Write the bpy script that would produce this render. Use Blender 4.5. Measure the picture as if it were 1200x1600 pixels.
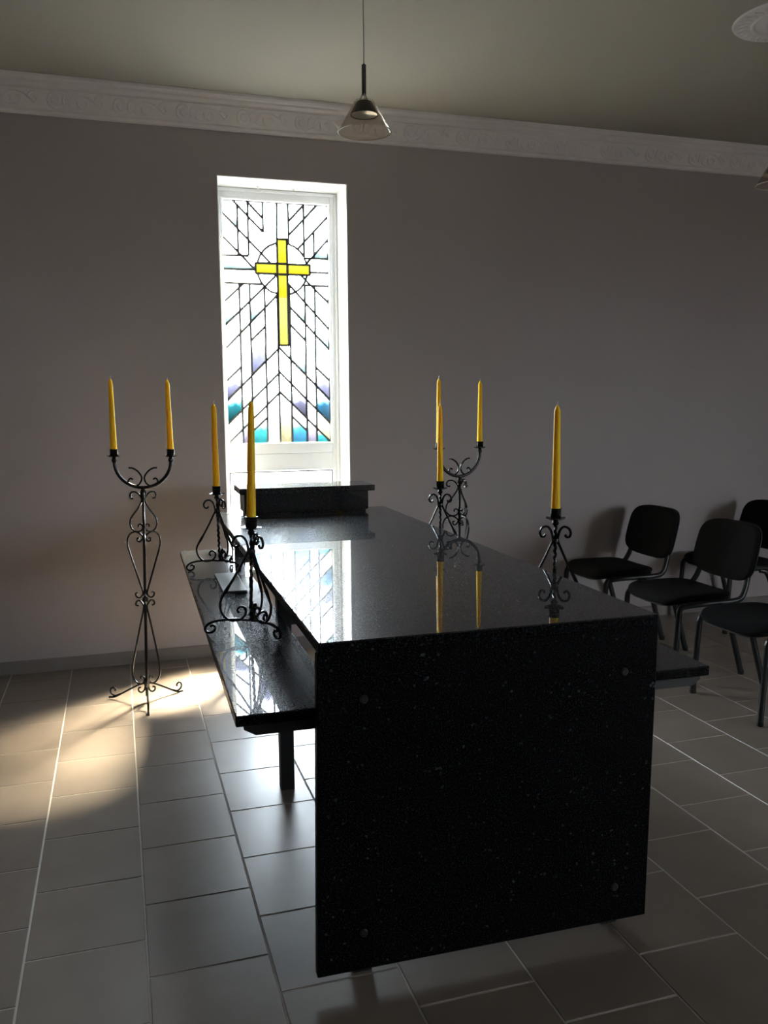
import bpy, math, random
from mathutils import Vector, Matrix

# ------------------------------------------------------------ clear
for o in list(bpy.data.objects):
    bpy.data.objects.remove(o)
scene = bpy.context.scene
col = scene.collection
random.seed(7)
PI = math.pi

# ------------------------------------------------------------ camera
YAW, PITCH, ROLL, FPX = 0.3006, 0.1246, -0.0074, 1340.2
CAM = Vector((0.0, 0.0, 1.5))
fw = Vector((math.sin(YAW) * math.cos(PITCH), math.cos(YAW) * math.cos(PITCH), -math.sin(PITCH)))
rt0 = Vector((math.cos(YAW), -math.sin(YAW), 0.0))
up0 = rt0.cross(fw)
rt = math.cos(ROLL) * rt0 + math.sin(ROLL) * up0
upv = -math.sin(ROLL) * rt0 + math.cos(ROLL) * up0
cam_data = bpy.data.cameras.new('camera')
cam = bpy.data.objects.new('camera', cam_data)
col.objects.link(cam)
cam_data.sensor_fit = 'HORIZONTAL'
cam_data.sensor_width = 36.0
cam_data.lens = FPX / 1200.0 * 36.0
cam_data.clip_start = 0.05
cam.matrix_world = Matrix(((rt.x, upv.x, -fw.x, CAM.x), (rt.y, upv.y, -fw.y, CAM.y),
                           (rt.z, upv.z, -fw.z, CAM.z), (0, 0, 0, 1)))
scene.camera = cam

# ------------------------------------------------------------ sky, sun, exposure
SKY_STRENGTH = 54.0
GROUND = 0.13                                # bright ground outside, relative to the sky
SKY_COLOR = (0.81, 0.91, 1.0, 1.0)
SUN_STRENGTH = 205.0
EXPOSURE = 0.3
world = bpy.data.worlds.new('world')
scene.world = world
world.use_nodes = True
bg = world.node_tree.nodes['Background']
_nt = world.node_tree
_tc = _nt.nodes.new('ShaderNodeTexCoord'); _sp = _nt.nodes.new('ShaderNodeSeparateXYZ')
_cr = _nt.nodes.new('ShaderNodeValToRGB')
_nt.links.new(_tc.outputs['Generated'], _sp.inputs[0]); _mr = _nt.nodes.new('ShaderNodeMapRange')
_mr.inputs['From Min'].default_value = -1.0; _mr.inputs['From Max'].default_value = 1.0
_nt.links.new(_sp.outputs['Z'], _mr.inputs['Value']); _nt.links.new(_mr.outputs['Result'], _cr.inputs['Fac'])
_cr.color_ramp.elements[0].position = .49; _cr.color_ramp.elements[0].color = (GROUND, GROUND * .98, GROUND * .92, 1)
_cr.color_ramp.elements[1].position = .52; _cr.color_ramp.elements[1].color = SKY_COLOR
_nt.links.new(_cr.outputs['Color'], bg.inputs['Color'])
bg.inputs['Strength'].default_value = SKY_STRENGTH
sun_data = bpy.data.lights.new('sun', 'SUN')
sun_data.energy = SUN_STRENGTH
sun_data.color = (1.0, 0.86, 0.6)
sun_data.angle = math.radians(20)
sun = bpy.data.objects.new('sun', sun_data)
col.objects.link(sun)
sun.location = (4, 9, 6)
sun.rotation_euler = Vector((-.92, -1.05, -1.9)).to_track_quat('-Z', 'Y').to_euler()
vs = scene.view_settings
vs.view_transform = 'Standard'
vs.look = 'None'
vs.exposure = EXPOSURE
vs.gamma = 1.0
vs.use_curve_mapping = False

def portal(name, loc, direction, sx, sz):
    d = bpy.data.lights.new(name, 'AREA')
    d.shape = 'RECTANGLE'
    d.size = sx
    d.size_y = sz
    d.cycles.is_portal = True
    o = bpy.data.objects.new(name, d)
    col.objects.link(o)
    o.location = loc
    o.rotation_euler = Vector(direction).to_track_quat('-Z', 'Z').to_euler()
    return o

# room
X0, X1, Y0, Y1, ZC = -3.2, 8.0, -6.5, 5.117, 3.228
OX0, OX1, OZ0, OZ1 = 0.606, 1.370, 0.500, 2.800   # window opening in the far wall
WT = 0.34                                    # wall thickness
portal('portal_window', ((OX0 + OX1) / 2, 5.35, 1.76), (0, -1, 0), 0.70, 2.02)
WIN2 = (-6.1, -1.5, 1.1, 2.8)               # y0,y1,z0,z1 of the window in the right wall, out of view
portal('portal_side', (X1 + .02, (WIN2[0] + WIN2[1]) / 2, (WIN2[2] + WIN2[3]) / 2), (-1, 0, 0),
       WIN2[1] - WIN2[0], WIN2[3] - WIN2[2])

# ------------------------------------------------------------ helpers
class MB:
    def __init__(self):
        self.v = []; self.f = []
    def add(self, vs, fs):
        n = len(self.v)
        self.v += [tuple(p) for p in vs]
        self.f += [tuple(i + n for i in f) for f in fs]
        return self
    def box(self, x0, x1, y0, y1, z0, z1):
        return self.add([(x0, y0, z0), (x1, y0, z0), (x1, y1, z0), (x0, y1, z0),
                         (x0, y0, z1), (x1, y0, z1), (x1, y1, z1), (x0, y1, z1)],
                        [(0, 3, 2, 1), (4, 5, 6, 7), (0, 1, 5, 4), (1, 2, 6, 5), (2, 3, 7, 6), (3, 0, 4, 7)])
    def bbox(self, x0, x1, y0, y1, z0, z1, b=0.002):
        """box with all edges chamfered by b"""
        X = (x0, x1); Y = (y0, y1); Z = (z0, z1); s = (1, -1)
        vs = []; idx = {}
        for i in (0, 1):
            for j in (0, 1):
                for k in (0, 1):
                    for a in range(3):
                        p = [X[i] + s[i] * b, Y[j] + s[j] * b, Z[k] + s[k] * b]
                        p[a] = (X[i], Y[j], Z[k])[a]
                        idx[(i, j, k, a)] = len(vs); vs.append(p)
        fs = []
        def I(c, a): return idx[(c[0], c[1], c[2], a)]
        for a in range(3):
            o = [q for q in range(3) if q != a]
            for e in (0, 1):
                r = []
                for (m, n) in ((0, 0), (1, 0), (1, 1), (0, 1)):
                    c = [0, 0, 0]; c[a] = e; c[o[0]] = m; c[o[1]] = n
                    r.append(I(c, a))
                if (e == 0) != (a == 1): r.reverse()
                fs.append(tuple(r))
        for a in range(3):
            o = [q for q in range(3) if q != a]
            for m in (0, 1):
                for n in (0, 1):
                    c0 = [0, 0, 0]; c0[o[0]] = m; c0[o[1]] = n; c1 = list(c0); c1[a] = 1
                    fs.append((I(c0, o[0]), I(c1, o[0]), I(c1, o[1]), I(c0, o[1])))
        for i in (0, 1):
            for j in (0, 1):
                for k in (0, 1):
                    c = (i, j, k); fs.append((I(c, 0), I(c, 1), I(c, 2)))
        return self.add(vs, fs)
    def tube(self, pts, r, n=6, closed=False, flat=1.0, flat_dir=None):
        """round (or flattened) bar along a polyline; r is a number or a list"""
        pts = [Vector(p) for p in pts]; m = len(pts)
        rs = r if isinstance(r, (list, tuple)) else [r] * m
        vs = []; prev = None
        for i, p in enumerate(pts):
            a = pts[(i - 1) % m] if (closed or i > 0) else p
            b = pts[(i + 1) % m] if (closed or i < m - 1) else p
            t = (b - a).normalized()
            if prev is None:
                ref = Vector(flat_dir) if flat_dir else (Vector((0, 0, 1)) if abs(t.z) < .9 else Vector((1, 0, 0)))
            else:
                ref = prev
            u = (ref - t * ref.dot(t))
            u = u.normalized() if u.length > 1e-6 else t.orthogonal().normalized()
            prev = u; w = t.cross(u)
            for k in range(n):
                ang = 2 * PI * (k + .5) / n
                vs.append(p + (u * math.cos(ang) * flat + w * math.sin(ang)) * rs[i])
        fs = []
        for i in range(m if closed else m - 1):
            j = (i + 1) % m
            for k in range(n):
                k2 = (k + 1) % n
                fs.append((i * n + k, i * n + k2, j * n + k2, j * n + k))
        if not closed:
            fs.append(tuple(range(n - 1, -1, -1))); fs.append(tuple((m - 1) * n + k for k in range(n)))
        return self.add(vs, fs)
    def lathe(self, prof, n=20, c=(0, 0, 0), cap=True):
        """prof: list of (r,z); turned about the z axis through c"""
        vs = []; fs = []
        for (r, z) in prof:
            for k in range(n):
                a = 2 * PI * k / n
                vs.append((c[0] + r * math.cos(a), c[1] + r * math.sin(a), c[2] + z))
        for i in range(len(prof) - 1):
            for k in range(n):
                k2 = (k + 1) % n
                fs.append((i * n + k, i * n + k2, (i + 1) * n + k2, (i + 1) * n + k))
        if cap:
            if prof[0][0] > 1e-5: fs.append(tuple(range(n - 1, -1, -1)))
            if prof[-1][0] > 1e-5: fs.append(tuple((len(prof) - 1) * n + k for k in range(n)))
        return self.add(vs, fs)
    def prism(self, poly, axis, a0, a1):
        """polygon in the plane normal to axis, swept from a0 to a1 (axis 0: (y,z), 1: (x,z), 2: (x,y))"""
        def P(p, a):
            return {0: (a, p[0], p[1]), 1: (p[0], a, p[1]), 2: (p[0], p[1], a)}[axis]
        n = len(poly)
        vs = [P(p, a0) for p in poly] + [P(p, a1) for p in poly]
        fs = [tuple(range(n - 1, -1, -1)), tuple(range(n, 2 * n))]
        for k in range(n):
            k2 = (k + 1) % n
            fs.append((k, k2, n + k2, n + k))
        return self.add(vs, fs)
    def mesh(self, name, mat, smooth=None):
        me = bpy.data.meshes.new(name)
        me.from_pydata(self.v, [], self.f)
        import bmesh
        bm = bmesh.new(); bm.from_mesh(me)
        bmesh.ops.remove_doubles(bm, verts=bm.verts, dist=1e-6)
        bmesh.ops.recalc_face_normals(bm, faces=bm.faces)
        if smooth is not None:
            for e in bm.edges:
                e.smooth = len(e.link_faces) == 2 and e.calc_face_angle(0) < math.radians(smooth)
            for f in bm.faces: f.smooth = True
        bm.to_mesh(me); bm.free()
        if mat: me.materials.append(mat)
        return me
    def build(self, name, mat, parent=None, smooth=None, label=None):
        o = bpy.data.objects.new(name, self.mesh(name, mat, smooth))
        col.objects.link(o)
        if parent: o.parent = parent
        if label: o['label'] = label
        return o

def tag(o, label=None, cat=None, group=None, kind=None):
    if label: o['label'] = label
    if cat: o['category'] = cat
    if group: o['group'] = group
    if kind: o['kind'] = kind
    return o
def empty(name, loc=(0, 0, 0), rz=0.0, **kw):
    o = bpy.data.objects.new(name, None); col.objects.link(o)
    o.location = loc; o.rotation_euler = (0, 0, rz); o.empty_display_size = .1
    return tag(o, **kw)
KIDS = {}
def children(o):
    return [c for c in bpy.data.objects if c.parent == o]
def copy_tree(o, parent=None):
    c = o.copy(); col.objects.link(c); c.parent = parent
    for ch in children(o): copy_tree(ch, c)
    return c
def smooth_path(pts, n=5):
    """Catmull-Rom through the control points"""
    P = [Vector(p) for p in pts]; out = []
    for i in range(len(P) - 1):
        a = P[i - 1] if i else P[0] * 2 - P[1]
        b, c = P[i], P[i + 1]
        d = P[i + 2] if i + 2 < len(P) else P[-1] * 2 - P[-2]
        for k in range(n):
            t = k / n
            out.append(.5 * ((2 * b) + (c - a) * t + (2 * a - 5 * b + 4 * c - d) * t * t + (3 * b - a - 3 * c + d) * t ** 3))
    out.append(P[-1])
    return out
def radial(profile, az, n=5):
    """(r,z) control points turned to azimuth az"""
    q = smooth_path([(p[0], 0, p[1]) for p in profile], n)
    return [Vector((p.x * math.cos(az), p.x * math.sin(az), p.z)) for p in q]
def cushion(nu, nv, fn):
    """closed surface from fn(u,v): u in [0,2pi), v in [-pi/2,pi/2]"""
    m = MB(); vs = []; fs = []
    for j in range(nv + 1):
        v = -PI / 2 + PI * j / nv
        for i in range(nu): vs.append(fn(2 * PI * i / nu, v))
    for j in range(nv):
        for i in range(nu):
            i2 = (i + 1) % nu
            fs.append((j * nu + i, j * nu + i2, (j + 1) * nu + i2, (j + 1) * nu + i))
    return m.add(vs, fs)
def spow(c, e): return math.copysign(abs(c) ** e, c)

# ------------------------------------------------------------ materials
def mat(name, color, rough=.5, metal=0.0, spec=.5, **kw):
    m = bpy.data.materials.new(name); m.use_nodes = True
    b = m.node_tree.nodes['Principled BSDF']
    b.inputs['Base Color'].default_value = (*color, 1)
    b.inputs['Roughness'].default_value = rough
    b.inputs['Metallic'].default_value = metal
    b.inputs['Specular IOR Level'].default_value = spec
    for k, v in kw.items(): b.inputs[k.replace('_', ' ')].default_value = v
    return m
def N(m, t, **props):
    n = m.node_tree.nodes.new(t)
    for k, v in props.items(): setattr(n, k, v)
    return n
def L(m, a, b): m.node_tree.links.new(a, b)
def noise(m, scale, detail=4, rough=.55, coord='Object', vec=None):
    tc = N(m, 'ShaderNodeTexCoord'); n = N(m, 'ShaderNodeTexNoise')
    n.inputs['Scale'].default_value = scale; n.inputs['Detail'].default_value = detail
    n.inputs['Roughness'].default_value = rough
    L(m, tc.outputs[coord], n.inputs['Vector'])
    return n
def ramp(m, src, stops):
    r = N(m, 'ShaderNodeValToRGB'); e = r.color_ramp.elements
    while len(e) < len(stops): e.new(.5)
    for q, (p, c) in zip(e, stops):
        q.position = p; q.color = (*c, 1) if len(c) == 3 else c
    L(m, src, r.inputs['Fac']); return r
def bump(m, src, strength, dist=.002):
    b = N(m, 'ShaderNodeBump'); b.inputs['Strength'].default_value = strength; b.inputs['Distance'].default_value = dist
    L(m, src, b.inputs['Height']); L(m, b.outputs['Normal'], m.node_tree.nodes['Principled BSDF'].inputs['Normal'])

def vary(name, color, amt, scale, rough, bump_s=0, bump_scale=200, spec=.5, coord='Object'):
    m = mat(name, color, rough, spec=spec)
    n = noise(m, scale, coord=coord)
    lo = tuple(c * (1 - amt) for c in color); hi = tuple(min(1, c * (1 + amt)) for c in color)
    r = ramp(m, n.outputs['Fac'], [(.3, lo), (.7, hi)])
    L(m, r.outputs['Color'], m.node_tree.nodes['Principled BSDF'].inputs['Base Color'])
    if bump_s:
        n2 = noise(m, bump_scale, 2, coord=coord); bump(m, n2.outputs['Fac'], bump_s)
    return m
M = {}
M['wall'] = vary('wall_paint', (.44, .40, .405), .03, 1.5, .75, .08, 60)
M['ceiling'] = vary('ceiling_paint', (.46, .445, .39), .02, 1.2, .85, .05, 50)
M['plaster'] = vary('white_plaster', (.90, .86, .86), .03, 8, .7)
M['white'] = mat('white_plastic', (.86, .87, .88), .35)
M['reveal'] = mat('white_reveal', (.86, .86, .84), .6)
M['skirting'] = vary('skirting_tile', (.24, .215, .205), .06, 6, .35)
M['iron'] = mat('black_wrought_iron', (.008, .008, .009), .26, spec=.4)
M['steel'] = mat('black_steel_tube', (.014, .015, .017), .3, spec=.35)
M['black_frame'] = mat('black_painted_steel', (.01, .01, .011), .4)
M['matte_black'] = mat('matte_black_shade', (.006, .006, .006), .9, spec=.05)
M['fabric'] = vary('black_fabric', (.010, .010, .011), .3, 300, .95, .4, 600, spec=.1)
M['shell'] = mat('black_plastic_shell', (.012, .012, .013), .5)
M['lead'] = mat('lead_came', (.035, .037, .04), .5, metal=.3)
M['wick'] = mat('candle_wick', (.75, .73, .66), .9)
M['plate'] = mat('grey_stone_plate', (.07, .075, .08), .35)
M['chrome'] = mat('brushed_chrome', (.55, .53, .5), .25, metal=1.0)
M['dark_metal'] = mat('dark_lamp_metal', (.05, .045, .04), .35, metal=.6)
M['lamp_reflector'] = mat('lamp_reflector', (.8, .78, .72), .3, metal=.7)
M['cord'] = mat('grey_cord', (.10, .10, .095), .5)
M['bolt'] = mat('bolt_cap', (.03, .03, .032), .3, metal=.5)

# candle wax
w = mat('yellow_wax', (1.0, .64, .012), .45, spec=.3)
b = w.node_tree.nodes['Principled BSDF']
b.inputs['Subsurface Weight'].default_value = .85
b.inputs['Subsurface Radius'].default_value = (.022, .017, .008)
b.inputs['Subsurface Scale'].default_value = .8
M['wax'] = w

# polished black granite with fine pale and blue flecks
def granite(name, coat, k):
    g = mat(name, (.01, .01, .011), .3, spec=.015, IOR=1.6, Coat_Weight=1.0, Coat_Roughness=.004, Coat_IOR=1.75 if coat > .5 else 1.5)
    gb = g.node_tree.nodes['Principled BSDF']
    tc = N(g, 'ShaderNodeTexCoord')
    vo = N(g, 'ShaderNodeTexVoronoi'); vo.inputs['Scale'].default_value = 170
    n1 = noise(g, 240, 2, .7); n2 = noise(g, 12, 3)
    L(g, tc.outputs['Object'], vo.inputs['Vector'])
    fl = ramp(g, vo.outputs['Color'], [(0, (0, 0, 0)), (.86, (0, 0, 0)), (.92, (1, 1, 1))])
    r1 = ramp(g, n1.outputs['Fac'], [(q_, tuple(k * c_ for c_ in t_)) for q_, t_ in ((.46, (.001, .001, .0012)), (.56, (.004, .0045, .0055)), (.66, (.032, .037, .044)))])
    r2 = ramp(g, n2.outputs['Fac'], [(.45, (0, 0, 0)), (.7, (.8, .8, .8))])
    mx = N(g, 'ShaderNodeMath', operation='MULTIPLY'); L(g, fl.outputs['Color'], mx.inputs[0]); L(g, r2.outputs['Color'], mx.inputs[1])
    mc = N(g, 'ShaderNodeMix', data_type='RGBA')
    L(g, mx.outputs[0], mc.inputs['Factor']); L(g, r1.outputs['Color'], mc.inputs['A']); mc.inputs['B'].default_value = (.08, .088, .095, 1)
    L(g, mc.outputs['Result'], gb.inputs['Base Color'])
    rr = ramp(g, n1.outputs['Fac'], [(.35, (.22, .22, .22)), (.7, (.42, .42, .42))])
    L(g, rr.outputs['Color'], gb.inputs['Roughness'])
    cw = ramp(g, n1.outputs['Fac'], [(q_, (c_ * coat,) * 3) for q_, c_ in ((.40, 1.0), (.53, .82), (.62, .25))])
    L(g, cw.outputs['Color'], gb.inputs['Coat Weight'])
    cb = N(g, 'ShaderNodeBump'); cb.inputs['Strength'].default_value = .004; cb.inputs['Distance'].default_value = .0005
    L(g, n1.outputs['Fac'], cb.inputs['Height']); L(g, cb.outputs['Normal'], gb.inputs['Coat Normal'])
    return g
M['granite'] = granite('black_granite_polished', 1.0, 2.2)
M['granite_honed_dim'] = granite('black_granite_honed_dim', .22, .75)  # honed copy, flecks darkened to put shade on front and edges

# floor tile: warm grey, satin, faint clouding; every tile a little different
t = mat('floor_tile', (.2, .18, .165), .3, spec=1.0)
tb = t.node_tree.nodes['Principled BSDF']
oi = N(t, 'ShaderNodeObjectInfo')
n1 = noise(t, 5, 4, coord='Object')
geo = N(t, 'ShaderNodeNewGeometry')
L(t, geo.outputs['Position'], n1.inputs['Vector'])
r1 = ramp(t, n1.outputs['Fac'], [(.3, (.205, .164, .136)), (.7, (.248, .203, .170))])
hv = N(t, 'ShaderNodeHueSaturation')
ma = N(t, 'ShaderNodeMapRange'); ma.inputs['To Min'].default_value = .93; ma.inputs['To Max'].default_value = 1.07
L(t, oi.outputs['Random'], ma.inputs['Value']); L(t, ma.outputs['Result'], hv.inputs['Value'])
L(t, r1.outputs['Color'], hv.inputs['Color']); L(t, hv.outputs['Color'], tb.inputs['Base Color'])
n3 = noise(t, 9, 4); L(t, geo.outputs['Position'], n3.inputs['Vector'])
rg = ramp(t, n3.outputs['Fac'], [(.2, (.355, .355, .355)), (.8, (.40, .40, .40))]); L(t, rg.outputs['Color'], tb.inputs['Roughness'])
M['tile'] = t
M['grout'] = mat('pale_grout', (.66, .62, .58), .9)
# the floor past the built tiles
ft = mat('floor_tile_far', (.2, .18, .165), .4)
br = N(ft, 'ShaderNodeTexBrick'); geo = N(ft, 'ShaderNodeNewGeometry')
mp = N(ft, 'ShaderNodeMapping'); mp.inputs['Rotation'].default_value = (0, 0, PI / 2)
L(ft, geo.outputs['Position'], mp.inputs['Vector']); L(ft, mp.outputs['Vector'], br.inputs['Vector'])
br.inputs['Scale'].default_value = 1.0; br.inputs['Brick Width'].default_value = .346; br.inputs['Row Height'].default_value = .3218
br.inputs['Mortar Size'].default_value = .0025; br.inputs['Color1'].default_value = (.21, .185, .165, 1)
br.inputs['Color2'].default_value = (.22, .195, .175, 1); br.inputs['Mortar'].default_value = (.52, .49, .46, 1)
L(ft, br.outputs['Color'], ft.node_tree.nodes['Principled BSDF'].inputs['Base Color'])
M['tile_far'] = ft

def glass_mat(name, top, bottom, gloss=.06, lo=0.0, hi=.75):
    """painted window glass: the tint runs from top to bottom of each pane"""
    m = bpy.data.materials.new(name); m.use_nodes = True
    nt = m.node_tree; nt.nodes.clear()
    out = N(m, 'ShaderNodeOutputMaterial'); tr = N(m, 'ShaderNodeBsdfTransparent')
    gl = N(m, 'ShaderNodeBsdfGlossy'); gl.inputs['Roughness'].default_value = .2
    mixs = N(m, 'ShaderNodeMixShader'); mixs.inputs[0].default_value = gloss
    tc = N(m, 'ShaderNodeTexCoord'); sep = N(m, 'ShaderNodeSeparateXYZ')
    nz = N(m, 'ShaderNodeTexNoise'); nz.inputs['Scale'].default_value = 2.5
    L(m, tc.outputs['Generated'], sep.inputs[0]); L(m, tc.outputs['Generated'], nz.inputs['Vector'])
    ad = N(m, 'ShaderNodeMath', operation='MULTIPLY_ADD'); ad.inputs[1].default_value = .5
    L(m, nz.outputs['Fac'], ad.inputs[0]); L(m, sep.outputs['Z'], ad.inputs[2])
    sb = N(m, 'ShaderNodeMath', operation='SUBTRACT'); sb.inputs[1].default_value = .25; L(m, ad.outputs[0], sb.inputs[0])
    # light crosses two faces of each pane
    md = tuple(min(t_, 2.6 * b_) for t_, b_ in zip(top, bottom))
    r = ramp(m, sb.outputs[0], [(max(lo, 0), tuple(math.sqrt(q) for q in bottom)), (lo + .55 * (hi - lo), tuple(math.sqrt(q) for q in md)), (hi, tuple(math.sqrt(q) for q in top))])
    L(m, r.outputs['Color'], tr.inputs['Color'])
    L(m, tr.outputs[0], mixs.inputs[1]); L(m, gl.outputs[0], mixs.inputs[2]); L(m, mixs.outputs[0], out.inputs['Surface'])
    return m
CL = (.93, .95, .96)
M['g_clear'] = glass_mat('clear_glass', CL, CL)
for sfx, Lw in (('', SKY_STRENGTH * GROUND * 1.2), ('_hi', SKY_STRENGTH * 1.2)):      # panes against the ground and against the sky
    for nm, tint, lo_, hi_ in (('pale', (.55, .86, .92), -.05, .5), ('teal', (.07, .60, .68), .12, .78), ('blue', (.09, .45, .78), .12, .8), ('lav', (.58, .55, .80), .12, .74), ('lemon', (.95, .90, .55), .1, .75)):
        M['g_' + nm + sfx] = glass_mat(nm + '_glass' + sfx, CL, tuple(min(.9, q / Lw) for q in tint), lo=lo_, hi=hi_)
M['g_yellow'] = glass_mat('yellow_glass', (0.0237, 0.0207, 0.0016), (0.0223, 0.0178, 0.0006), lo=.3, hi=.7)
M['g_yellow2'] = glass_mat('pale_yellow_glass', (0.0253, 0.0234, 0.0059), (0.0247, 0.0226, 0.0037), lo=.2, hi=.8)
M['g_frost'] = glass_mat('frosted_glass', (.9, .92, .93), (.9, .92, .93))
M['g_dimmed'] = glass_mat('dimmed_glass', (.27, .27, .27), (.27, .27, .27))  # tint added to dim and soften light from the unseen side window
# smoky lamp glass
lg = bpy.data.materials.new('smoky_lamp_glass'); lg.use_nodes = True
lg.node_tree.nodes.clear()
out = N(lg, 'ShaderNodeOutputMaterial'); tr = N(lg, 'ShaderNodeBsdfTransparent'); gl = N(lg, 'ShaderNodeBsdfGlossy')
tr.inputs['Color'].default_value = (.93, .89, .84, 1); gl.inputs['Roughness'].default_value = .05
lw = N(lg, 'ShaderNodeLayerWeight'); lw.inputs['Blend'].default_value = .12
fr = N(lg, 'ShaderNodeMath', operation='MULTIPLY'); fr.inputs[1].default_value = .5; L(lg, lw.outputs['Facing'], fr.inputs[0])
mixs = N(lg, 'ShaderNodeMixShader')
L(lg, fr.outputs[0], mixs.inputs[0]); L(lg, tr.outputs[0], mixs.inputs[1]); L(lg, gl.outputs[0], mixs.inputs[2]); L(lg, mixs.outputs[0], out.inputs['Surface'])
M['lamp_glass'] = lg

# stained glass: corners, panes and lead lines (metres from the top left corner of the glass)
SG_P = [[0.3346,0.2167],[0.3986,0.2167],[0.3986,0.3649],[0.5409,0.3649],[0.5409,0.4285],[0.3986,0.4285],[0.3986,0.8609],[0.3346,0.8609],[0.3346,0.4285],[0.1989,0.4285],[0.1989,0.3649],[0.3346,0.3649],[0.0,0.0],[0.66,0.0],[0.66,1.47],[0.0,1.47],[0.0669,0.0],[0.097,0.0296],[0.1604,0.0917],[0.2521,0.1818],[0.0,0.0714],[0.097,0.168],[0.1604,0.2311],[0.2374,0.3078],[0.2948,0.3649],[-0.0,0.211],[0.097,0.3067],[0.1162,0.3256],[0.1989,0.4071],[0.1516,0.0],[0.1604,0.0089],[0.2521,0.1022],[0.0,0.3269],[0.097,0.3258],[0.1604,0.3251],[0.0,0.4082],[0.0,0.4894],[0.097,0.4908],[0.1242,0.4912],[0.1604,0.4917],[0.243,0.4929],[0.5931,0.0],[0.5049,0.0921],[0.4079,0.1935],[0.66,0.0658],[0.5676,0.1631],[0.5049,0.229],[0.463,0.2732],[0.66,0.2037],[0.5676,0.3046],[0.5488,0.3251],[0.5194,0.3572],[0.5124,0.3649],[0.5122,0.0],[0.5049,0.0077],[0.4079,0.111],[0.5049,0.3252],[0.5676,0.3251],[0.66,0.3249],[0.5409,0.4094],[0.66,0.4102],[0.493,0.4894],[0.5049,0.4895],[0.5449,0.4901],[0.5676,0.4904],[0.66,0.4916],[0.0,0.6059],[0.097,0.5163],[0.0,0.7504],[0.097,0.6557],[0.1604,0.5938],[0.2519,0.5045],[0.0,0.8892],[0.097,0.791],[0.1604,0.7269],[0.2521,0.634],[0.33,0.5551],[0.1604,0.8351],[0.2521,0.7461],[0.0,1.0847],[0.097,0.9936],[0.0,1.2067],[0.097,1.1112],[0.1604,1.0488],[0.2521,0.9585],[0.33,0.8818],[0.3362,0.8757],[0.0,1.3522],[0.097,1.2584],[0.1604,1.1971],[0.2521,1.1084],[0.33,1.0331],[0.3367,1.0266],[0.097,1.381],[0.1604,1.3197],[0.2521,1.2308],[0.33,1.1554],[0.3355,1.1501],[0.1561,1.3928],[0.2521,1.3068],[0.4801,0.4285],[0.5109,0.4577],[0.5676,0.5116],[0.66,0.5995],[0.3986,0.4807],[0.4079,0.4906],[0.4468,0.5326],[0.5049,0.5952],[0.5676,0.6627],[0.66,0.7623],[0.4063,0.6222],[0.5049,0.7258],[0.5676,0.7917],[0.66,0.8888],[0.4069,0.7308],[0.5049,0.8308],[0.5676,0.9945],[0.66,1.0832],[0.33,0.8693],[0.4079,0.9487],[0.5049,1.0475],[0.5676,1.1113],[0.66,1.2055],[0.3257,1.0155],[0.4079,1.0985],[0.5049,1.1964],[0.5676,1.2596],[0.66,1.3528],[0.33,1.1446],[0.4079,1.2222],[0.5049,1.3189],[0.5676,1.3814],[0.4057,1.2989],[0.5049,1.3955],[0.1604,0.0],[0.2521,0.0],[0.34,0.0],[0.4079,0.0],[0.4079,0.2442],[0.5049,0.0],[0.097,1.47],[0.1604,1.47],[0.2521,1.47],[0.33,0.5442],[0.33,1.47],[0.4079,0.5491],[0.4079,1.47],[0.5049,1.47],[0.5676,1.47],[0.3986,0.2429],[0.5204,0.3649],[0.5204,0.4285],[0.3986,0.5505],[0.2128,0.4285],[0.2128,0.3649],[0.3346,0.2429],[0.5192,0.4376],[0.5035,0.4757],[0.4784,0.5084],[0.2876,0.5335],[0.2298,0.4757],[0.214,0.4376],[0.214,0.3558],[0.2298,0.3177],[0.2549,0.285],[0.2876,0.2598],[0.3257,0.2441],[0.4456,0.2598],[0.4784,0.285],[0.5035,0.3177]]
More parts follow.
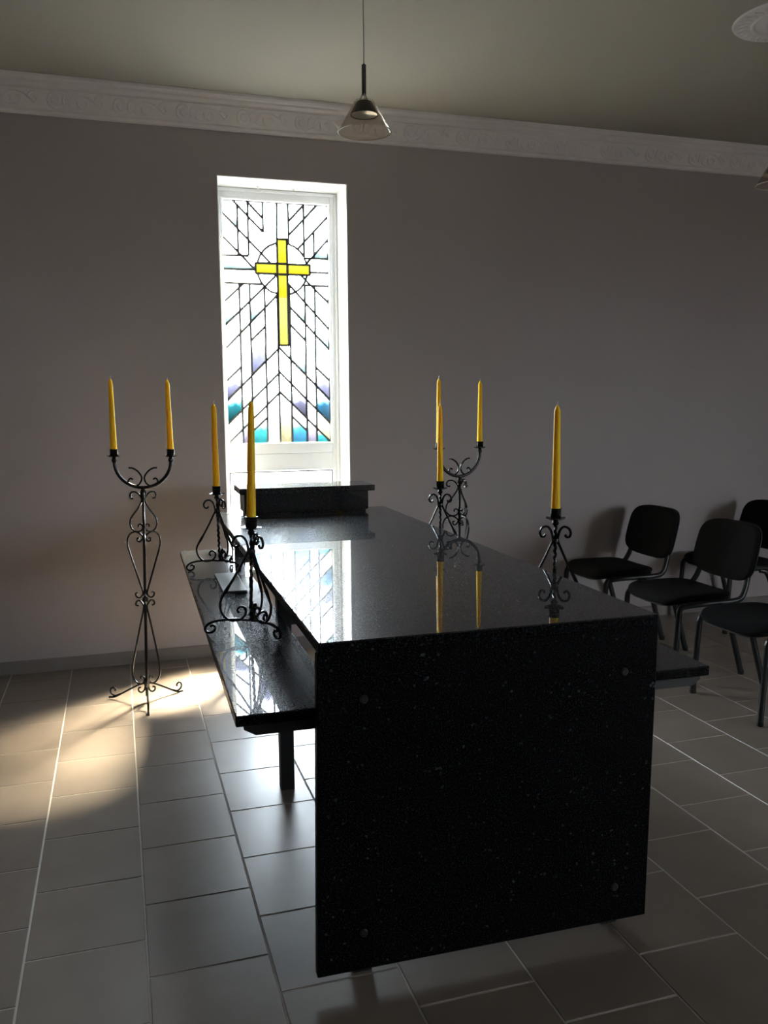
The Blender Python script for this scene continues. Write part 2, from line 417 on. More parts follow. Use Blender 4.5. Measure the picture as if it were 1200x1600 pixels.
SG_F = [[114,110,111,115],[114,115,120,119],[114,119,86,118,76,7,6,152,145,110],[119,120,125,124],[119,124,92,123,85,86],[134,135,31,30],[134,30,29],[135,136,0,155,166,165,164,23,22,18,19,31],[61,157,101,63,62],[61,62,107,106,158],[61,158,106,105,104,5,100,101,157],[62,63,102,108,107],[53,41,42,54],[53,54,139],[139,54,55,137],[51,56,50],[51,50,57,58,60,59,3,150],[51,150,52],[51,52,2,149,138,167,47,168,169,56],[56,169,168,47,46],[56,46,45,49,50],[82,80,73,74,77,83],[82,83,89,88],[82,88,87,81],[82,81,79,80],[83,77,78,84],[83,84,90,89],[31,19,18,30],[89,90,95,94],[89,94,93,88],[94,95,99,98],[94,98,141,140,93],[39,38,37,36,35,28,9,153,161,160,40],[39,40,71,70],[39,70,69,67,38],[40,160,161,153,8,71],[132,129,130,133],[132,133,147,146],[132,146,144,96,97,129],[133,130,131,148,147],[104,105,145,152],[104,152,6,7,76,8,153,9,28,10,154,24,11,155,0,1,149,2,52,150,3,59,4,151,100,5],[71,8,76,143,159],[71,159,143,76,75],[71,75,74,70],[145,105,106],[145,106,107,111,110],[65,64,63,101,156,151,4,59,60],[65,103,102,64],[103,109,108,102],[85,118,86],[85,123,91,90,84],[85,84,78,75,76,118],[1,0,136,137,55,43,138,149],[142,99,95,96,144],[142,141,98,99],[50,49,57],[57,49,48,58],[101,100,151,156],[115,111,112,116,121,120],[36,37,67,66],[37,38,67],[63,64,102],[18,17,16,29,30],[18,22,21,17],[75,78,77,74],[16,17,21,20,12],[113,112,108,109],[113,117,116,112],[117,122,121,116],[111,107,108,112],[121,122,127,126],[121,126,125,120],[90,91,128,96,95],[140,15,93],[47,167,138,43,42,46],[92,124,129,97,128,91],[92,91,123],[124,125,130,129],[10,28,27,34,22,23,163,162,154],[154,162,163,23,24],[88,93,15,87],[67,69,68,66],[26,25,20,21],[26,21,22,34,27],[26,27,33],[26,33,32,25],[33,27,28,35,32],[125,126,131,130],[41,13,44,45,46,42],[42,43,55,54],[80,79,72,73],[96,128,97],[68,69,73,72],[69,70,74,73],[11,24,23,164,165,166,155],[126,127,14,131],[48,49,45,44],[14,148,131]]
SG_L = [[16,19],[20,24],[25,28],[29,31],[32,34],[35,28],[36,40],[41,43],[44,47],[48,52],[53,55],[56,58],[59,60],[61,65],[66,38],[68,8],[72,76],[77,78],[79,80],[81,86],[87,92],[15,97],[98,99],[100,103],[104,109],[110,113],[114,115],[116,117],[118,122],[123,127],[128,14],[132,133],[17,33],[134,34],[135,19],[136,0],[137,138],[139,56],[45,57],[37,140],[39,141],[71,142],[143,144],[105,146],[62,147],[64,148],[0,1],[1,2],[2,3],[3,4],[4,5],[5,6],[6,7],[7,8],[8,9],[9,10],[10,11],[11,0],[76,143],[143,159],[12,13],[13,14],[14,15],[15,12],[151,156,101,157,61,158,106,145,152],[159,71,40,160,161,153],[154,162,163,23,164,165,166,155],[149,138,167,47,168,169,56,51,150]]

# ============================================================ the setting
def struct(o, label=None):
    o['kind'] = 'structure'
    if label: o['label'] = label
    return o
# ---- far wall, in one piece round the window opening
m = MB()
YB = Y1 + WT
m.box(X0 - .3, OX0, Y1, YB, 0, ZC); m.box(OX1, X1 + .3, Y1, YB, 0, ZC); m.box(OX0, OX1, Y1, YB, OZ1, ZC); m.box(OX0, OX1, Y1, YB, 0, OZ0)
wall_back = struct(m.build('wall_back', M['wall']))
# white lining of the deep window reveal
m = MB()
e = .004
m.box(OX1 - e, OX1 + .001, Y1 - .001, 5.37, OZ0, OZ1); m.box(OX0 - .001, OX0 + e, Y1 - .001, 5.37, OZ0, OZ1); m.box(OX0, OX1, Y1 - .001, 5.37, OZ1 - e, OZ1 + .001)
rv = m.build('reveal_lining', M['reveal'], wall_back, label='white window reveal')
MB().bbox(OX0 + .001, OX1 - .001, Y1 - .02, 5.37, OZ0, OZ0 + .02, .003).build('window_sill', M['white'], wall_back)
m = MB().box(X0 - .3, X0, Y0, Y1, 0, ZC); struct(m.build('wall_left', M['wall']))
y0, y1, z0, z1 = WIN2
m = MB()
m.box(X1, X1 + .3, Y0, y0, 0, ZC); m.box(X1, X1 + .3, y1, Y1, 0, ZC); m.box(X1, X1 + .3, y0, y1, 0, z0); m.box(X1, X1 + .3, y0, y1, z1, ZC)
struct(m.build('wall_right', M['wall']))
m = MB().box(X0 - .3, X1 + .3, Y0 - .3, Y0, 0, ZC); struct(m.build('wall_front', M['wall']))
m = MB().box(X0 - .3, X1 + .3, Y0 - .3, YB, ZC, ZC + .2); struct(m.build('ceiling', M['ceiling']))
# window in the right wall
w2 = struct(empty('window_2', (X1 + .12, (y0 + y1) / 2, z0)))
m = MB(); hw = (y1 - y0) / 2; hh = z1 - z0
m.box(-.03, .03, -hw, -hw + .06, 0, hh); m.box(-.03, .03, hw - .06, hw, 0, hh); m.box(-.03, .03, -hw + .06, hw - .06, 0, .06); m.box(-.03, .03, -hw + .06, hw - .06, hh - .06, hh)
m.box(-.03, .03, -.04, .04, .06, hh - .06)
m.build('window_frame', M['white'], w2)
for s in (-1, 1):
    q = MB().box(-.003, .003, min(s * .04, s * (hw - .06)), max(s * .04, s * (hw - .06)), .06, hh - .06)
    q.build('pane', M['g_dimmed'], w2)

# ---- floor: grout bed with single tiles where the photograph shows them
TW, TD, TX0 = .3218, .34597, -.30356
OFFS = {0: 4.43865, 1: 4.61322, 2: 3.75902, 3: 3.59847, 4: 1.70866, 5: 1.8779, 6: 2.05786, 7: 2.5871, 8: 3.11531, 9: 3.62787, 10: 3.46035}
C0, C1 = -2, 13
RX0, RX1, RY0 = TX0 + C0 * TW, TX0 + (C1 + 1) * TW, 1.2
m = MB().box(RX0, RX1, RY0, YB, -.15, -.0018)
floor = struct(m.build('floor', M['grout']))
m = MB().box(X0 - .3, RX0, Y0 - .3, YB, -.15, 0).box(RX1, X1 + .3, Y0 - .3, YB, -.15, 0).box(RX0, RX1, Y0 - .3, RY0, -.15, 0)
m.build('floor_beyond', M['tile_far'], floor)
GAP = .0027
def tile_mesh(d):
    w2_, d2 = TW / 2 - GAP, d / 2 - GAP; c = .0015
    mb = MB()
    vs = [(-w2_, -d2, -.006), (w2_, -d2, -.006), (w2_, d2, -.006), (-w2_, d2, -.006),
          (-w2_, -d2, -c), (w2_, -d2, -c), (w2_, d2, -c), (-w2_, d2, -c),
          (-w2_ + c, -d2 + c, 0), (w2_ - c, -d2 + c, 0), (w2_ - c, d2 - c, 0), (-w2_ + c, d2 - c, 0)]
    fs = [(8, 9, 10, 11)]
    for a in (0, 4):
        for k in range(4):
            k2 = (k + 1) % 4; fs.append((a + k, a + k2, a + 4 + k2, a + 4 + k))
    return mb.add(vs, fs).mesh('tile', M['tile'])
full = tile_mesh(TD)
for c in range(C0, C1 + 1):
    if c in OFFS: off = OFFS[c]
    else: off = OFFS[c % 2] + .018 * (c - c % 2) * TW
    while off > Y1: off -= TD
    while off + TD < Y1: off += TD
    ya = off
    while ya > RY0 - TD:
        lo, hi = max(ya, RY0), min(ya + TD, Y1)
        if hi - lo > .02:
            me = full if hi - lo > TD - 1e-4 else tile_mesh(hi - lo)
            o = bpy.data.objects.new('tile', me); col.objects.link(o); o.parent = floor
            o.location = (TX0 + (c + .5) * TW, (lo + hi) / 2, random.uniform(-.0003, .0003))
        ya -= TD

# ---- skirting, cornice
m = MB()
prof = [(Y1 + .001, 0), (Y1 - .011, 0), (Y1 - .011, .066), (Y1 - .006, .075), (Y1 + .001, .075)]
m.prism(prof, 0, X0, X1)
struct(m.build('baseboard_back', M['skirting']))
corn = struct(empty('trim_1', (0, Y1, 0)))
cp = [(.001, 3.040), (-.012, 3.040), (-.020, 3.046), (-.020, 3.058), (-.014, 3.063), (-.022, 3.068), (-.045, 3.160), (-.040, 3.166),
      (-.052, 3.172), (-.060, 3.186), (-.060, 3.196), (-.072, 3.200), (-.078, 3.212), (-.078, 3.227), (.001, 3.227)]
for (a, b_) in ((X0, .045), (.0455, 2.0445), (2.0455, 4.0445), (4.0455, X1)):
    MB().prism(cp, 0, a, b_).build('cornice_length', M['plaster'], corn)
def spiral(cx, cz, r0, r1, a0, a1, n=14):
    return [(cx + (r0 + (r1 - r0) * i / n) * math.cos(a0 + (a1 - a0) * i / n), cz + (r0 + (r1 - r0) * i / n) * math.sin(a0 + (a1 - a0) * i / n)) for i in range(n + 1)]
def ornament():
    mb = MB()
    def path(p, r):
        mb.tube([(x, -(.0225 + (z) * .25) , 3.068 + z) for x, z in p], [r * (.55 + .45 * math.sin(PI * min(1, .15 + i / len(p)))) for i in range(len(p))], 5)
    path(spiral(.055, .050, .034, .006, PI * 1.05, -PI * 1.6), .009)
    path([(q[0], q[1]) for q in spiral(.20, .042, .032, .006, -PI * .1 + PI, PI * 2.6 + PI * .2)], .009)
    path([(p.x, p.y) for p in smooth_path([(.02, .05, 0), (.03, .022, 0), (.07, .010, 0), (.12, .035, 0), (.15, .072, 0), (.19, .080, 0), (.235, .068, 0)])], .009)
    path([(p.x, p.y) for p in smooth_path([(.12, .035, 0), (.14, .015, 0), (.175, .010, 0), (.168, .03, 0)])], .008)
    path([(p.x, p.y) for p in smooth_path([(.235, .068, 0), (.262, .05, 0), (.285, .03, 0), (.30, .045, 0), (.285, .06, 0)])], .008)
    path([(p.x, p.y) for p in smooth_path([(.10, .026, 0), (.098, .052, 0), (.11, .075, 0), (.122, .06, 0)])], .008)
    path([(p.x, p.y) for p in smooth_path([(.255, .055, 0), (.27, .075, 0), (.29, .08, 0)])], .007)
    return mb.mesh('scroll_ornament', M['plaster'], 60)
om = ornament()
x = -1.62
k = 0
while x < 5.3:
    o = bpy.data.objects.new('scroll_ornament', om); col.objects.link(o); o.parent = corn; o.location = (x, 0, 0)
    x += .3325; k += 1

# ============================================================ stained glass window in the far wall
win = struct(empty('window_1', (.658, 5.39, 0)))
FY0, FY1 = -.03, .03
SL, SR = OX0 - .658 + .005, OX1 - .658 - .005       # outer edges of the frame, local
GW, GH, GZ1 = .66, 1.47, 2.733
def fbox(name, x0, x1, z0, z1, d=0, par=None, mt='white', b=.004):
    return MB().bbox(x0, x1, FY0 - d, FY1, z0, z1, b).build(name, M[mt], par or win)
fbox('stile', SL, -.001, OZ0 + .021, OZ1 - .006); fbox('stile', GW + .001, SR, OZ0 + .021, OZ1 - .006)
fbox('top_rail', -.001, GW + .001, GZ1 + .001, OZ1 - .006)
fbox('middle_rail', -.001, GW + .001, 1.200, GZ1 - GH - .001, .004)
fbox('middle_rail', -.001, GW + .001, 1.092, 1.199)
fbox('bottom_rail', -.001, GW + .001, OZ0 + .021, .776)
# outer casing step
fbox('casing', SL, SL + .018, OZ0 + .021, OZ1 - .006, .014); fbox('casing', SR - .018, SR, OZ0 + .021, OZ1 - .006, .014); fbox('casing', SL + .018, SR - .018, OZ1 - .026, OZ1 - .006, .014)
# glazing beads
fbox('glazing_bead', -.012, .004, GZ1 - GH, GZ1, .006); fbox('glazing_bead', GW - .004, GW + .012, GZ1 - GH, GZ1, .006)
fbox('glazing_bead', -.012, GW + .012, GZ1 - .004, GZ1 + .010, .0065); fbox('glazing_bead', -.012, GW + .012, GZ1 - GH - .010, GZ1 - GH + .004, .0065)
# lower panels with a thin dark gasket
for (za, zb) in ((.777, 1.089),):
    MB().box(.002, GW - .002, -.006, .006, za, zb).build('lower_pane', M['g_frost'], win)
    g_ = MB(); q = .008
    g_.box(.0, GW, -.034, -.028, zb - q, zb); g_.box(.0, GW, -.034, -.028, za, za + q); g_.box(.0, q, -.034, -.028, za, zb); g_.box(GW - q, GW, -.034, -.028, za, zb)
    g_.build('gasket', mat('grey_gasket', (.12, .12, .12), .7), win)
for hx in (.205, .42):
    MB().tube([(hx, -.12, OZ1 - .006), (hx, -.12, OZ1 - .022), (hx + .008, -.12, OZ1 - .026)], .0022, 5).tube([(hx - .011, -.12, OZ1 - .012), (hx + .011, -.12, OZ1 - .012)], .002, 5).build('screw_hook', M['chrome'], win)
def inpoly(p, poly):
    c = False
    for i in range(len(poly)):
        a, b_ = poly[i], poly[i - 1]
        if (a[1] > p[1]) != (b_[1] > p[1]) and p[0] < (b_[0] - a[0]) * (p[1] - a[1]) / (b_[1] - a[1]) + a[0]: c = not c
    return c
CX0, CX1, CY0, CY1, HX0, HX1, HY0, HY1 = .33462, .39864, .21674, .86091, .19892, .54085, .3649, .42846
def rect(x0, x1, y0, y1): return [(x0, y0), (x1, y0), (x1, y1), (x0, y1)]
TINT = [('g_teal', [(.04, 1.36 - .08), (.15 + .07, 1.45), (.10, 1.445)]), ('g_blue', [(.62, 1.27), (.44, 1.42)]),
        ('g_teal', [(.60, 1.455)]), ('g_lav', [(.03, 1.13), (.13, 1.44), (.53, 1.44), (.61, 1.10), (.48, 1.20), (.20, .93)]),
        ('g_pale', [(.47, .93), (.63, .80), (.03, .72), (.63, .30), (.05, .1), (.18, .6), (.48, .62), (.03, .36), (.62, .55)]),
        ('g_lemon', [(.37, 1.42), (.64, 1.40)])]
panes = []
for f in SG_F:
    poly = [SG_P[i] for i in f]
    if inpoly((.366, .397), poly): continue
    mt = 'g_clear'
    for nm, pts in TINT:
        for p in pts:
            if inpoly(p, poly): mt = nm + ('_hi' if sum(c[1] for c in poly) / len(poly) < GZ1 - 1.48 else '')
    panes.append((poly, mt))
panes += [(rect(CX0, CX1, CY0, HY0), 'g_yellow'), (rect(CX0, CX1, HY0, HY1), 'g_yellow'), (rect(CX0, CX1, HY1, HY1 + .14), 'g_yellow'), (rect(CX0, CX1, HY1 + .14, CY1), 'g_yellow2'),
          (rect(HX0, CX0, HY0, HY1), 'g_yellow'), (rect(CX1, HX1, HY0, HY1), 'g_yellow')]
for poly, mt in panes:
    p2 = [(x, GZ1 - y) for x, y in poly]
    MB().prism(p2, 1, -.002, .002).build('glass_pane', M[mt], win)
strips = [[SG_P[i] for i in l] for l in SG_L] + [[(CX0, HY0), (CX1, HY0)], [(CX0, HY1), (CX1, HY1)], [(CX0, HY0), (CX0, HY1)], [(CX1, HY0), (CX1, HY1)]]
for s in strips:
    pts = [(x, 0, GZ1 - y) for x, y in s]
    MB().tube(pts, .0080, 6, flat=1.0, flat_dir=(0, 1, 0)).build('lead_came', M['lead'], win)

# ============================================================ granite table with side shelves
table = empty('granite_table', (.93, 2.0, 0), math.radians(-1.0), label='long polished black granite table with low side shelves and a slab front', cat='table')
MB().bbox(-.480, .478, -.006, 2.70, .890, .920, .003).build('top_slab', M['granite'], table)
fp = MB().bbox(-.5, .5, 0, .030, .03, .889, .003)
fp.v = [(x * .966 - .013 + .013 * (z - .03) / .86, y, z) for x, y, z in fp.v]
panel = fp.build('front_panel', M['granite_honed_dim'], table)
for (bx, bz) in ((-.365, .765), (.378, .765), (-.372, .135), (.365, .135)):
    q = MB().lathe([(.011, 0), (.011, .003), (.008, .006), (0, .006)], 12)
    q.v = [(bx + x, -z, bz + y) for x, y, z in q.v]
    q.build('bolt', M['bolt'], panel, 40)
for u in (-.367, .372):
    for v in (.062, 1.20, 2.60):
        MB().bbox(u - .0265, u + .0265, v - .0265, v + .0265, 0, .889, .002).build('leg', M['black_frame'], table)
MB().bbox(-.462, .460, .034, 2.68, .880, .8895, .001).build('shade_board', M['matte_black'], table)  # added sheet that blacks out reflections below the slab
for u in (-.367, .372):
    MB().bbox(u - .02, u + .02, .09, 2.57, .845, .8795, .002).build('top_rail', M['black_frame'], table)
MB().bbox(-.676, -.392, .095, 2.70, .690, .720, .003).build('side_shelf', M['granite'], table)
MB().bbox(.400, .728, .095, 2.70, .690, .720, .003).build('side_shelf', M['granite'], table)
for v in (.100, 1.175, 2.55):
    poly = [(-.655, .689), (.700, .689), (.700, .680), (.672, .663), (-.625, .663), (-.655, .680)]
    MB().prism(poly, 1, v, v + .05 if v != 1.175 else v - .005 + .05).build('bracket', M['black_frame'], table)

for o in children(table):                    # edges and undersides take the honed granite with shade in its colour
    if o.name.startswith(('top_slab', 'side_shelf')):
        o.data.materials.append(M['granite_honed_dim'])
        for p in o.data.polygons:
            if p.normal.z < .3: p.material_index = 1

ped = empty('granite_pedestal', (.965, 4.59, .9205), math.radians(-1.0), label='low black granite box with overhanging lid at the far end of the table', cat='pedestal')
MB().bbox(-.325, .325, -.090, .090, 0, .013, .001).build('base', M['granite'], ped)
MB().bbox(-.338, .338, -.100, .100, .0135, .1165, .004).build('body', M['granite'], ped)
MB().bbox(-.365, .365, -.140, .130, .117, .149, .003).build('lid', M['granite'], ped)
plate = MB().bbox(-.05, .05, -.205, .205, 0, .007, .001).build('stone_plate', M['plate'])
plate.location = (.452, 3.77, .7203); plate.rotation_euler = (0, 0, math.radians(-1))
tag(plate, 'thin grey stone plate lying on the left shelf of the black table', 'plate')

# ============================================================ candles
def candle(name, loc, h, rb, rtop, label, group, lean=(0, 0), wick_bend=0.0):
    root = empty(name, loc, label=label, cat='candle', group=group)
    root.rotation_euler = (lean[0], lean[1], random.uniform(0, 1))
    prof = [(rb * .97, 0), (rb, .006)]
    for i in range(1, 9):
        t_ = i / 8; prof.append((rb + (rtop - rb) * t_, .006 + (h - .030) * t_))
    prof += [(rtop * .85, h - .015), (rtop * .5, h - .006), (.002, h)]
    MB().lathe(prof, 14).build('wax_body', M['wax'], root, 50)
    MB().tube([(0, 0, h - .002), (.001, 0, h + .006), (.002 + wick_bend * .5, 0, h + .011), (.002 + wick_bend, 0, h + .013)], .0016, 5).build('wick', M['wick'], root)
    return root

# ============================================================ wrought-iron stands
IR = .0046
def part_tube(name, pts, r, parent, n=6, **kw):
    return MB().tube(pts, r, n, **kw).build(name, M['iron'], parent, 50)
def socket(parent, x, z0, z1, pan_r):
    """cup with flange and a wavy drip pan below it"""
    s = MB().lathe([(.018, z0), (.0197, z0 + .002), (.0197, z1 - .003), (.0215, z1), (.0186, z1), (.0182, z0 + .004), (0, z0 + .004)], 16, (x, 0, 0), cap=False).build('socket', M['iron'], parent, 40)
    vs = []; fs = []; n = 24
    rings = [(.012, -.003), (.024, -.004), (pan_r, .001), (pan_r, .003), (.024, -.001), (.012, 0)]
    for (r, dz) in rings:
        for k in range(n):
            a = 2 * PI * k / n; rr_ = r * (1 + (.07 if r == pan_r else 0) * math.cos(6 * a))
            vs.append((x + rr_ * math.cos(a), rr_ * math.sin(a), z0 + dz + (.0018 * math.cos(6 * a) if r == pan_r else 0)))
    for i in range(len(rings)):
        j = (i + 1) % len(rings)
        for k in range(n):
            fs.append((i * n + k, i * n + (k + 1) % n, j * n + (k + 1) % n, j * n + k))
    MB().add(vs, fs).build('drip_pan', M['iron'], s, 40)
    return s

# --- small stand: socket height .40
def make_small():
    root = empty('candlestick')
    tw = [(0.0, 0, .04 + i * .0043) for i in range(73)]
    MB().tube([(.0016 * math.cos(i * 1.1), .0016 * math.sin(i * 1.1), p[2]) for i, p in enumerate(tw)], .0062, 6).build('stem', M['iron'], root, 40)
    MB().lathe([(0, .335), (.010, .338), (.013, .345), (.010, .352), (.007, .360)], 12).build('knob', M['iron'], root, 40)
    MB().lathe([(0, .268), (.013, .270), (.0145, .279), (.013, .288), (0, .290)], 10).build('collar', M['iron'], root, 40)
    socket(root, 0, .362, .400, .036)
    for az in (0, 2 * PI / 3, 4 * PI / 3):
        leg = [(.040, .306), (.047, .298), (.058, .300), (.063, .314), (.055, .330), (.036, .335), (.020, .322), (.012, .298), (.011, .280),
               (.022, .258), (.050, .205), (.080, .155), (.102, .118), (.106, .092), (.095, .062), (.070, .043), (.040, .044), (.020, .062),
               (.022, .084), (.038, .090), (.047, .078), (.041, .068)]
        path = radial(leg, az, 4)
        rs = []
        for p in path:
            h_ = p.z; r_ = math.hypot(p.x, p.y)
            rs.append(IR + (.0022 * math.exp(-((h_ - .150) / .014) ** 2) if r_ > .06 else 0))
        part_tube('leg', path, rs, root)
        foot = [(.004, .040), (.040, .045), (.080, .046), (.115, .044), (.142, .036), (.156, .022), (.154, .010), (.142, .0042), (.128, .008),
                (.122, .020), (.130, .029), (.139, .025)]
        part_tube('foot', radial(foot, az, 4), IR * 1.05, root)
    return root
small = make_small()
SH = .7220
defs = [((.414, 2.900), PI, 1.0, 'black wrought-iron candlestick on the left shelf nearest the camera', (0, math.radians(-1.7))),
        ((.447, 4.11), PI, 1.0, 'black wrought-iron candlestick at the far end of the left shelf', (0, math.radians(.8))),
        ((1.512, 2.77), 1.07, 1.0, 'black wrought-iron candlestick behind the right edge of the table, nearest the chairs', (0, 0)),
        ((1.524, 3.97), 1.204, 1.0, 'black wrought-iron candlestick behind the right edge of the table, in front of the tall stand', (0, 0))]
clab = ['yellow taper candle standing in front of the stained glass window', 'yellow taper candle in front of the left edge of the stained glass window',
        'yellow taper candle standing alone, left of the black chairs', 'yellow taper candle overlapping a farther candle, right of the window']
chs = [(.390, .0165, .0105), (.388, .0165, .012), (.372, .0165, .0115), (.378, .0165, .011)]
for i, ((sx, sy), rz, sc, lab, lean) in enumerate(defs):
    o = small if i == 0 else copy_tree(small)
    o.location = (sx, sy, SH + (.003 if i == 0 else 0)); o.rotation_euler = (lean[0], lean[1], rz)
    tag(o, lab, 'candlestick', 'low candlesticks on the table shelves')
    h_ = .3675
    top = Matrix.Rotation(rz, 3, 'Z') @ Matrix.Rotation(lean[1], 3, 'Y') @ Vector((0, 0, h_))
    l2 = [(0, .026), (0, -.004), (0, .0), (0, -.004)][i]
    candle('candle', (sx + top.x, sy + top.y, SH + top.z + (.003 if i == 0 else 0)), chs[i][0] + .032, chs[i][1], chs[i][2], clab[i], 'candles in the low candlesticks', l2, (0, .004, 0, .004)[i])

# --- tall floor stand with a two-armed crown
def make_tall():
    root = empty('floor_candelabrum')
    MB().lathe([(.0075, .03), (.0075, 1.10)], 10).build('stem', M['iron'], root, 40)
    arc = [(-.135, 0, 1.240)] + [(-.135 * math.cos(a), 0, 1.230 - .130 * math.sin(a)) for a in [PI * i / 20 for i in range(21)]] + [(.135, 0, 1.240)]
    MB().tube(arc, .0088, 8).build('arm', M['iron'], root, 50)
    for s in (-1, 1):
        MB().lathe([(0, 1.222), (.010, 1.226), (.0135, 1.236), (.010, 1.246), (.007, 1.254)], 12, (s * .135, 0, 0)).build('knob', M['iron'], root, 40)
        socket(root, s * .135, 1.256, 1.290, .033)
        c = [(.068, 1.198), (.048, 1.196), (.022, 1.178), (.006, 1.148), (.018, 1.118), (.042, 1.108), (.064, 1.118), (.070, 1.134), (.060, 1.146), (.048, 1.140)]
        part_tube('crown_scroll', [Vector((s * p.x, p.y, p.z)) for p in smooth_path([(r, 0, z) for r, z in c], 4)], IR, root)
    MB().lathe([(0, 1.045), (.010, 1.050), (.016, 1.066), (.014, 1.082), (.009, 1.098), (0, 1.10)], 12).build('knot', M['iron'], root, 40)
    MB().lathe([(0, .520), (.013, .522), (.015, .532), (.013, .545), (0, .547)], 10).build('collar', M['iron'], root, 40)
    MB().lathe([(0, .085), (.014, .088), (.015, .105), (.010, .125), (0, .126)], 10).build('collar', M['iron'], root, 40)
    for az in (-PI / 2, PI / 6, 5 * PI / 6):
        a = [(.052, 1.044), (.066, 1.044), (.073, 1.058), (.062, 1.075), (.040, 1.076), (.020, 1.062), (.009, 1.036), (.030, .995), (.060, .958), (.074, .932), (.074, .905),
             (.060, .884), (.036, .877), (.014, .884), (.006, .900), (.014, .915), (.028, .912), (.030, .900)]
        b_ = [(.026, .844), (.036, .844), (.036, .831), (.022, .827), (.007, .848), (.020, .866), (.048, .876), (.078, .862), (.092, .830), (.088, .792), (.060, .710), (.034, .635),
              (.013, .575), (.014, .556), (.030, .540), (.047, .544), (.052, .560), (.038, .566)]
        c_ = [(.038, .498), (.052, .503), (.047, .520), (.030, .525), (.014, .508), (.010, .488), (.030, .400), (.052, .300), (.070, .215), (.079, .160), (.074, .120), (.052, .094), (.028, .092),
              (.013, .108), (.016, .128), (.030, .130), (.034, .118)]
        d_ = [(.014, .096), (.045, .085), (.100, .055), (.150, .026), (.185, .009), (.215, .0045)]
        e_ = [(.150, .028), (.180, .016), (.203, .026), (.206, .046), (.192, .058), (.178, .050), (.180, .040)]
        f_ = [(.008, .092), (.014, .062), (.030, .046), (.046, .052), (.046, .068), (.034, .072)]
        part_tube('upper_scroll', radial(a, az, 4), IR, root)
        part_tube('middle_scroll', radial(b_, az, 4), IR, root)
        part_tube('leg', radial(c_, az, 4), IR, root)
        ft_ = part_tube('foot', radial(d_, az, 4), IR * 1.15, root)
        part_tube('foot_curl', radial(e_, az, 4), IR, ft_)
        part_tube('base_scroll', radial(f_, az, 4), IR, root)
    return root
tall = make_tall()
t2 = copy_tree(tall)
cl2 = [['yellow taper candle, the left of two on the stand beside the left wall', 'yellow taper candle on the right arm of the left floor stand'],
       ['yellow taper candle on the left arm of the right floor stand, mostly hidden', 'yellow taper candle on the right arm of the right floor stand']]
for i, (o, loc, rz, ly, lab) in enumerate(((tall, (.090, 4.41, 0), 0.0, math.radians(1.3), 'tall black wrought-iron floor candelabrum left of the table on bare floor'),
                                         (t2, (1.820, 4.44, 0), math.radians(11), 0.0, 'tall black wrought-iron floor candelabrum half hidden behind the right of the table'))):
    o.location = loc; o.rotation_euler = (0, ly, rz)
    tag(o, lab, 'candelabrum', 'floor candelabra beside the table')
    for j, s in enumerate((-1, 1)):
        p = Matrix.Rotation(rz, 3, 'Z') @ Matrix.Rotation(ly, 3, 'Y') @ Vector((s * .135, 0, 1.2615))
        candle('candle', (loc[0] + p.x, loc[1] + p.y, loc[2] + p.z), (.372, .372, .378, .368)[i * 2 + j], .0165, .0105, cl2[i][j], 'candles on the floor candelabra',
               [(0, -.004), (0, -.012), (0, -.01), (0, .0)][i * 2 + j], (0, 0, .004, 0)[i * 2 + j])

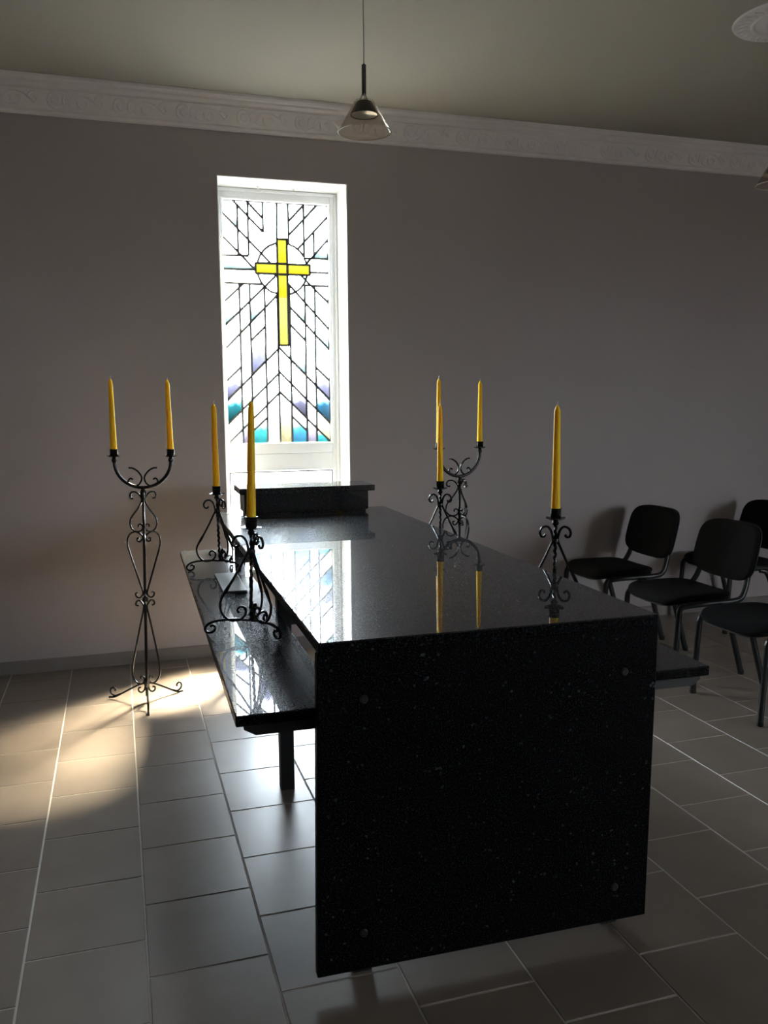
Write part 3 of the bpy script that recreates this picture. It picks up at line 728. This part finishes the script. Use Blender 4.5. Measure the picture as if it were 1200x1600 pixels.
# ============================================================ stacking chairs
def make_chair():
    """faces -x; origin on the floor under the seat"""
    root = empty('chair')
    def seat_fn(u, v):
        cu, su, cv, sv = math.cos(u), math.sin(u), math.cos(v), math.sin(v)
        x = .225 * spow(cu, .45) * spow(cv, .30) - .045
        y = .235 * spow(su, .45) * spow(cv, .30)
        z = .448 + .024 * spow(sv, .6)
        z -= .030 * max(0, (-x - .15) / .12) ** 2
        z -= .010 * max(0, 1 - ((y / .235) ** 2))  * (1 if sv > 0 else 0) * max(0, min(1, (x + .25) / .2))
        return (x, y, z)
    cushion(40, 12, seat_fn).build('seat', M['fabric'], root, 60)
    def pan_fn(u, v):
        cu, su, cv, sv = math.cos(u), math.sin(u), math.cos(v), math.sin(v)
        return (.218 * spow(cu, .45) * spow(cv, .25) - .04, .228 * spow(su, .45) * spow(cv, .25), .424 + .010 * spow(sv, .6) - .030 * max(0, (-(.218 * spow(cu, .45) * spow(cv, .25) - .04) - .15) / .12) ** 2)
    cushion(32, 8, pan_fn).build('seat_shell', M['shell'], root, 60)
    tilt = math.radians(14)
    def back_pt(y, zz, x):
        # zz: height along the back from its lower edge, x: thickness; bowed backwards in the middle
        xb = .225 + x + .035 * (1 - (y / .25) ** 2)
        return (xb + math.sin(tilt) * zz, y, .515 + math.cos(tilt) * zz)
    def back_fn(th, off, half):
        def fn(u, v):
            cu, su, cv, sv = math.cos(u), math.sin(u), math.cos(v), math.sin(v)
            yy = spow(cu, .42) * spow(cv, .22); zz = spow(su, .42) * spow(cv, .22)
            hw_ = half * (1.0 - .07 * (zz > 0) * zz ** 2)
            z_ = .158 + .158 * zz
            z_ += .018 * (zz < 0) * zz * (1 - yy * yy)       # lower edge sags in the middle
            return back_pt(yy * hw_, z_, off + th * spow(sv, .6))
        return fn
    cushion(48, 12, back_fn(.020, 0, .250)).build('backrest', M['fabric'], root, 60)
    cushion(48, 10, back_fn(.010, .022, .246)).build('back_shell', M['shell'], root, 60)
    for s in (-1, 1):
        y = s * .245
        p = smooth_path([(-.235, y, .006), (-.226, y, .15), (-.214, y, .33), (-.205, y * .99, .395), (-.16, y * .97, .411), (0, y * .93, .413), (.14, y * .93, .413), (.205, y * .9, .425), (.238, y * .86, .47), (.262, y * .82, .54), (.292, y * .80, .64)], 5)
        MB().tube(p, .0125, 8, flat=1.35, flat_dir=(0, 0, 1) if False else (1, 0, 0)).build('front_leg', M['steel'], root, 50)
        p = smooth_path([(.205, y, .006), (.165, y, .14), (.112, y, .31), (.075, y * .985, .385), (.03, y * .95, .400)], 5)
        MB().tube(p, .0125, 8, flat=1.35, flat_dir=(1, 0, 0)).build('rear_leg', M['steel'], root, 50)
        for fx in (-.235, .205):
            MB().lathe([(.015, 0), (.017, .004), (.016, .022), (.012, .026)], 10, (fx, y, 0)).build('foot_cap', M['shell'], root, 40)
    for xx in (-.15, .10):
        MB().tube([(xx, -.228, .411), (xx, .228, .411)], .010, 8).build('crossbar', M['steel'], root, 50)
    return root
ch = make_chair()
ch_defs = [((3.04, 3.40), math.radians(0), 'black padded chair nearest the camera, cut off by the right edge'),
           ((3.05, 4.07), 0, 'black padded chair in the middle of the row beside the table'),
           ((3.06, 4.81), 0, 'black padded chair against the far wall, closest to the table'),
           ((3.97, 4.80), 0, 'black padded chair standing behind the row, only part of its backrest in view')]
for i, ((cx, cy), rz, lab) in enumerate(ch_defs):
    o = ch if i == 0 else copy_tree(ch)
    o.location = (cx, cy, 0); o.rotation_euler = (0, 0, rz)
    tag(o, lab, 'chair', 'black padded chairs by the far wall')

# ============================================================ pendant lamps, ceiling rose
def make_lamp(label):
    root = empty('pendant_lamp', label=label, cat='lamp', group='glass cone pendant lamps')     # origin: centre of the rim
    H = ZC - 2.502
    MB().tube([(.0008 * math.sin(i * .8), 0, .236 + (H - .236) * i / 12) for i in range(13)], .0016, 6).build('cord', M['cord'], root, 50)
    MB().lathe([(0, H - .022), (.02, H - .022), (.045, H - .008), (.048, H)], 20).build('ceiling_cup', M['chrome'], root, 40)
    MB().lathe([(.0055, .130), (.0085, .133), (.0085, .236), (.004, .240)], 12).build('stem', M['cord'], root, 40)
    for k in range(3):
        a = 2 * PI * k / 3 + .4
        MB().tube([(.005 * math.cos(a), .005 * math.sin(a), .140), (.012 * math.cos(a), .012 * math.sin(a), .125), (.021 * math.cos(a), .021 * math.sin(a), .106)], .0022, 5).build('strut', M['chrome'], root, 50)
    vs = []; fs = []; n = 36
    prof = [(.024, .107), (.028, .106), (.050, .066), (.0505, .060)]
    for (r, z) in prof:
        for k in range(n):
            a = 2 * PI * k / n; r_ = r * (1 + .03 * (k % 2)); vs.append((r_ * math.cos(a), r_ * math.sin(a), z))
    for i in range(3):
        for k in range(n): fs.append((i * n + k, i * n + (k + 1) % n, (i + 1) * n + (k + 1) % n, (i + 1) * n + k))
    fs.append(tuple(range(n)))
    MB().add(vs, fs).build('reflector_housing', M['dark_metal'], root)
    MB().lathe([(.048, .062), (.040, .068), (.020, .074), (0, .076)], 24, cap=False).build('reflector', M['lamp_reflector'], root, 40)
    sh = MB().lathe([(.0335, .112), (.0370, .108), (.0985, .002), (.1000, 0), (.0970, 0), (.0345, .1065), (.0325, .110)], 40, cap=False).build('glass_shade', M['lamp_glass'], root, 40)
    MB().tube([(.0985 * math.cos(2 * PI * k / 40), .0985 * math.sin(2 * PI * k / 40), .0008) for k in range(40)], .0022, 6, closed=True).build('rim', mat('shade_rim', (.60, .54, .47), .15), sh, 60)
    return root
l1 = make_lamp('cone-shaped glass pendant lamp hanging over the middle of the table')
l1.location = (.927, 3.2, 2.502)
l2 = copy_tree(l1); l2.location = (2.995, 3.42, 2.502)
l2['label'] = 'cone-shaped glass pendant lamp cut off by the right edge of the picture'
for c in children(l2):
    if c.name.startswith('ceiling_cup'): c.location.z -= .021
rose = empty('ceiling_rose', (2.995, 3.42, ZC), label='round white plaster ceiling rose in the top right corner', cat='ceiling rose')
MB().lathe([(.228, 0), (.230, -.004), (.224, -.010), (.200, -.012), (.150, -.014), (.143, -.020), (.135, -.020), (.128, -.014), (.110, -.016), (.085, -.022), (.075, -.018), (.06, -.019), (0, -.0205)], 56, cap=False).build('disc', M['plaster'], rose, 25)
for k in range(28):
    a = 2 * PI * k / 28
    MB().tube([((.155 + i * .01) * math.cos(a + .05 * math.sin(i)), (.155 + i * .01) * math.sin(a + .05 * math.sin(i)), -.0135) for i in range(7)], [.001, .004, .006, .007, .006, .004, .001], 5).build('petal', M['plaster'], rose, 60)
